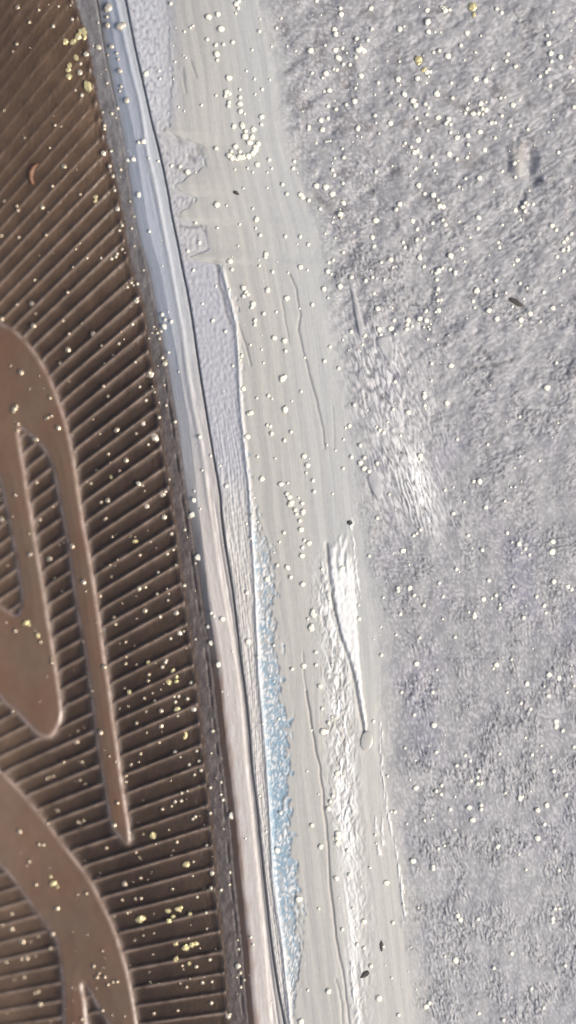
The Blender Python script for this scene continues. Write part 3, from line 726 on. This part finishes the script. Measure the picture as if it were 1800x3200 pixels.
def shared(name, sub, jit, seed, mat, smooth=True):
    v, f = ico(sub, jit, seed)
    me = bpy.data.meshes.new(name)
    me.from_pydata([tuple(q) for q in v], [], [tuple(q) for q in f])
    me.polygons.foreach_set('use_smooth', np.full(len(f), smooth))
    me.materials.append(mat)
    return me

bead_me = {m.name: [shared('bead', 2, 0.42, 100 + i, m) for i in range(5)] for m in (M_bead, M_bronze, M_mid)}
gold_me = [shared('gold_flake', 2, 0.55, 200 + i, M_gold, False) for i in range(6)]

def region(px, py):
    a, b, c, d, e, g = [float(fn(py)) for fn in (A, B, C, D, Emax, G)]
    f = float(Fmax(np.array(py)))
    if px < a:
        sd = float(leaf_sd(np.array([px]), np.array([py]))[0])
        if sd > 0:
            return ('leaf_slot' if py > 3000 else 'leaf_low' if py > 2380 else 'leaf_lobe' if py > 1700 and px < 205 else 'leaf_blade' if py > 1400 else 'leaf_up'), M_bronze
        if px < 480 and py > 1150 and sd > -110 and px < 330:
            return 'slot', M_bronze
        return ('rib_corner' if py < 330 else 'rib_top' if py < 900 else 'rib_shoulder' if py < 1300 else 'rib_mid' if py < 1900 else 'rib_tip' if py < 2680 else 'rib_low'), (M_bronze if px < a - 110 else M_mid)
    if px < b + 2:
        return ('border_top' if py < 500 else 'border' if py < 1400 else 'border_low'), M_mid
    if px < d:
        return ('rim_up' if py < 1500 else 'rim_low'), M_mid if py < 350 else M_bead
    if px < e:
        return 'strip', M_bead
    if px < f:
        return 'blue', M_bead
    if px < g + 10:
        return ('heap' if 690 < px < 830 and 330 < py < 530 else 'band_top' if py < 330 else 'teeth' if py < 860 and px < 720 else 'band_up' if py < 860
                else 'scratch' if py < 1250 else 'band_mid' if py < 2000 else 'blister' if py < 2420 else 'band_low'), M_bead
    if py < 720:
        n = 'corner' if px > 1480 and py < 320 else 'pit' if px > 1500 else 'edge' if px < 1130 else 'face_top' if py < 250 else 'face_up'
    elif py < 1650:
        n = 'flake' if px < 1180 and py > 840 else 'shard' if px < 1180 else 'streak' if px < 1400 and py > 1050 else 'row' if px < 1470 else 'grit' if py < 1080 else 'face_mid'
    else:
        n = 'face_wedge' if px < 1330 and py < 2350 else 'face_right' if py < 2350 else 'face_low' if px < 1500 else 'face_end'
    return n, M_bead

LAB = {
 'leaf_up': ('tiny bronze bead on the smooth shoulder of the leaf with the long blade', 'beads on the leaf shoulder'),
 'leaf_blade': ('tiny bronze bead on the long narrow leaf blade or its twin', 'beads on the long blades'),
 'leaf_lobe': ('tiny bronze bead on the rounded lower lobe beside the long blade', 'beads on the rounded lobe'),
 'leaf_low': ('tiny bronze bead on the broad curving leaf above its pointed slot', 'beads on the broad leaf'),
 'leaf_slot': ('tiny bronze bead on the broad leaf beside its pointed slot', 'beads at the pointed slot'),
 'slot': ('tiny bronze bead on the ribs close beside a raised leaf', 'beads on the ribs beside the leaves'),
 'rib_corner': ('tiny bronze bead on the faint blurred ribs of the topmost panel corner', 'beads on the faintest ribs'),
 'rib_top': ('tiny bronze bead on the steep faint ribs around the orange fleck', 'beads on the ribs around the orange fleck'),
 'rib_shoulder': ('tiny cream bead on the steep ribs above the shoulder of the leaf', 'beads on the ribs above the leaf shoulder'),
 'rib_mid': ('tiny cream bead in the slanting grooves beside the long leaf blade', 'beads in the slanting middle grooves'),
 'rib_tip': ('tiny cream bead in the dark grooves around the tip of the blade', 'beads in the grooves around the blade tip'),
 'rib_low': ('tiny cream bead in the nearly level grooves beside the broad leaf', 'beads in the level lower grooves'),
 'border_top': ('tiny cream bead on the broad grey upper end of the panel border', 'beads on the grey upper border'),
 'border': ('tiny cream bead on the plum border beside the blue grey rim', 'beads on the border by the blue grey rim'),
 'border_low': ('tiny cream bead on the plum border beside the cream rim', 'beads on the border by the cream rim'),
 'rim_up': ('tiny pale bead on the blue grey stretch of the glossy rim', 'beads on the blue grey rim'),
 'rim_low': ('tiny pale bead on the cream stretch of the glossy rim', 'beads on the cream rim'),
 'strip': ('tiny white bead on the smooth lilac strip beside the dark crack', 'beads on the lilac strip'),
 'blue': ('tiny white bead on the blue scratched patch', 'beads on the blue patch'),
 'heap': ('tiny white bead in the merged hook shaped heap on the beige band', 'beads of the hook shaped heap'),
 'band_top': ('tiny white bead on the upper end of the beige band above the heap', 'beads above the heap on the band'),
 'teeth': ('tiny white bead by the zigzag scraped teeth of the beige band', 'beads by the scraped teeth'),
 'band_up': ('tiny white bead on the beige band between the zigzag teeth and grey face', 'beads on the band right of the teeth'),
 'scratch': ('tiny white bead on the scratched beige band beside the long dark scratch', 'beads by the long scratch'),
 'band_mid': ('tiny white bead on the clean beige stretch above the white wedge', 'beads on the clean beige stretch'),
 'blister': ('tiny white bead on the beige band near the oval blister', 'beads near the blister'),
 'band_low': ('tiny white bead on the streaked beige band below the oval blister', 'beads on the streaked beige stretch'),
 'corner': ('tiny white bead on the lumpy upper corner of the grey face above the pit', 'beads in the upper corner of the face'),
 'pit': ('tiny white bead on the rough grey face around the small pit', 'beads around the pit'),
 'edge': ('tiny white bead on the grey face along the upper beige band', 'beads along the upper band edge'),
 'face_top': ('tiny white bead on the topmost middle part of the rough grey face', 'beads on the top of the face'),
 'face_up': ('tiny white bead in the dense sprinkle between beige band and pit', 'beads sprinkled left of the pit'),
 'flake': ('tiny white bead on the grey face beside the long pale flake', 'beads beside the pale flake'),
 'shard': ('tiny white bead on the grey face just above the long pale flake', 'beads above the pale flake'),
 'row': ('tiny white bead in the loose row below the dense sprinkle', 'beads of the loose row'),
 'streak': ('tiny white bead on the combed streaks around the bright white scuff', 'beads around the white scuff'),
 'grit': ('tiny white bead on the grey face around the dark slanting speck', 'beads around the dark speck'),
 'face_mid': ('tiny white bead on the lilac tinted grey face far right of the white scuff', 'beads right of the white scuff'),
 'face_wedge': ('tiny white bead on the grained face close to the white wedge', 'beads close to the white wedge'),
 'face_right': ('tiny white bead on the finely grained face well away from the white wedge', 'beads on the far grained face'),
 'face_low': ('tiny white bead on the lower grained face next to the streaked band', 'beads on the lower face by the band'),
 'face_end': ('tiny white bead on the lowest corner of the grained grey face', 'beads in the lower corner of the face'),
}
GLAB = [((0, 400), 'pale gold flake in the clump at the steep upper ribs', 'gold flakes at the upper ribs'),
        ((400, 1700), 'pale gold flake among the slanting ribs beside the purple border', 'gold flakes among the slanting ribs'),
        ((1700, 2300), 'pale gold flake in the dark grooves beside the long blade', 'gold flakes beside the long blade'),
        ((2300, 3300), 'pale gold flake in the level grooves near the broad leaf', 'gold flakes near the broad leaf')]
zs = surface_z(P[:, 0], P[:, 1])
beads = [i for i in range(len(P)) if not P[i, 3]]
order = sorted(beads, key=lambda i: -P[i, 2])
single = set(order[:290])
stuff_v, stuff_f, stuff_m = [], [], []
mats = [M_bead, M_bronze, M_mid]
sv, sf = ico(1, 0, 0)

def add_stuff(px, py, r, z, mat, asp=1.0):
    base = len(stuff_v)
    wx, wy, wz = W(px, py, z)
    a = rng.uniform(0, 6.28)
    ca, sa = math.cos(a), math.sin(a)
    for v in sv:
        x, y = v[0] * asp, v[1]
        stuff_v.append((wx + (x * ca - y * sa) * r, wy + (x * sa + y * ca) * r, wz + v[2] * r))
    for f in sf:
        stuff_f.append([base + k for k in f]); stuff_m.append(mats.index(mat))

for i in range(len(P)):
    px, py, r, gold = P[i]
    reg, mat = region(px, py)
    rb = r / 1000
    z = float(zs[i])
    if gold:
        o = bpy.data.objects.new('gold_flake', gold_me[i % 6])
        lab = next(q for q in GLAB if q[0][0] <= py < q[0][1])
        o['label'], o['category'], o['group'] = (lab[1], 'flake', lab[2])
        if px > 700:
            o['label'], o['group'] = 'pale gold flake on the rough grey face above the pit', 'gold flakes on the grey face'
        rb *= 1.45 if (py < 400 and px < 400) else 1.1
        o.scale = (rb * rng.uniform(0.7, 1.15), rb * rng.uniform(0.5, 0.8), rb * 0.7)
    elif i in single:
        o = bpy.data.objects.new('bead', bead_me[mat.name][i % 5])
        o['label'], o['category'], o['group'] = (LAB[reg][0], 'bead', LAB[reg][1])
        o.scale = (rb * rng.uniform(0.95, 1.12), rb * rng.uniform(0.9, 1.02), rb)
    else:
        add_stuff(px, py, rb, z + rb * 0.25, mat, rng.uniform(0.95, 1.15))
        continue
    o.location = W(px, py, z + rb * 0.28)
    o.rotation_euler = (0, 0, rng.uniform(0, 6.28))
    COL.objects.link(o)

# dust of much smaller beads, thicker near the upper face and in the lower grooves
n = 520
fx = rng.uniform(-100, 1950, n * 3); fy = rng.uniform(-150, 3400, n * 3)
dens = 0.25 + 0.5 * (fx > G(fy)) * sst(1900, 300, fy) + 0.55 * (fx < A(fy)) * (fx > 150) * sst(900, 2200, fy) + 0.5 * np.exp(-((fx - B(fy)) / 40)**2) + 0.35 * (perlin(fx / 130, fy / 130, 120) > 0.15)
ok = rng.uniform(0, 1.3, n * 3) < dens
fx, fy = fx[ok][:n], fy[ok][:n]
fz = surface_z(fx, fy)
for x, y, z in zip(fx, fy, fz):
    reg, mat = region(x, y)
    rb = rng.uniform(1.6, 3.8) / 1000
    add_stuff(x, y, rb, z + rb * 0.2, M_bronze if x < float(B(y)) else mat, rng.uniform(1, 1.5))
me = bpy.data.meshes.new('bead_dust')
me.from_pydata(stuff_v, [], stuff_f)
for m in mats:
    me.materials.append(m)
me.polygons.foreach_set('material_index', np.array(stuff_m, np.int32))
me.polygons.foreach_set('use_smooth', np.ones(len(stuff_f), bool))
o = bpy.data.objects.new('bead_dust', me)
COL.objects.link(o)
o['kind'] = 'stuff'; o['label'] = 'dust of smaller pale beads scattered over panel and case'; o['category'] = 'dust'

# grit, fleck, bubble
def lump(name, px, py, sx, sy, rot, mat, label, cat, group=None, seed=0, h=0.6, sub=2, jit=0.5):
    me = shared(name, sub, jit, 300 + seed, mat)
    o = bpy.data.objects.new(name, me)
    z = float(surface_z(np.array([px]), np.array([py]))[0])
    o.location = W(px, py, z + min(sx, sy) / 1000 * 0.2)
    o.scale = (sx / 1000, sy / 1000, min(sx, sy) / 1000 * h)
    o.rotation_euler = (0, 0, rot)
    o['label'] = label; o['category'] = cat
    if group:
        o['group'] = group
    COL.objects.link(o)
    return o
lump('grit_speck', 1140, 3047, 16, 8, 0.6, M_grit, 'black grit speck touching a white bead low on the beige band', 'speck', seed=1)
lump('grit_speck', 693, 1622, 7, 22, 0.25, M_grit, 'long black grit speck wedged in the dark crack beside the rim', 'speck', seed=2)
lump('grit_speck', 1093, 1634, 8, 8, 0, M_grit, 'round dark speck at the top of the white wedge', 'speck', seed=3)
lump('grit_speck', 1192, 2956, 6, 15, 0.0, M_grit, 'small upright dark speck on the streaked beige band', 'speck', seed=4)
lump('grit_speck', 1612, 945, 22, 9, -0.6, M_grit, 'dark slanting speck on the grey face below the pit', 'speck', seed=5)
lump('grit_speck', 738, 602, 9, 6, -0.6, M_grit, 'tiny dark speck on the pale beige band beside the zigzag teeth', 'speck', seed=6)

def fleck():
    pts = [(116, 512), (104, 522), (96, 538), (95, 556), (102, 576)]
    vs, fs = [], []
    n = 7
    for i, (x, y) in enumerate(pts):
        z = float(surface_z(np.array([x]), np.array([y]))[0])
        w = [6, 9, 11, 9, 6][i]
        for k in range(n):
            a = math.pi * k / (n - 1)
            vs.append(W(x + math.cos(a) * w, y + math.cos(a) * w * 0.2, z - 0.006 + math.sin(a) * 0.016))
    for i in range(len(pts) - 1):
        for k in range(n - 1):
            a = i * n + k
            fs.append((a, a + n, a + n + 1, a + 1))
    fs.append(tuple(range(n))); fs.append(tuple(range(len(vs) - 1, len(vs) - n - 1, -1)))
    o = plain_mesh('orange_fleck', vs, fs, M_orange)
    o['label'] = 'curved orange fleck lying on the steep brown ribs'; o['category'] = 'fleck'
fleck()
lump('bubble', RING[0], RING[1], 19, 30, -0.15, M_bubble, 'oval clear blister at the lower tip of the white wedge', 'blister', seed=9, h=0.5, sub=3, jit=0.05)
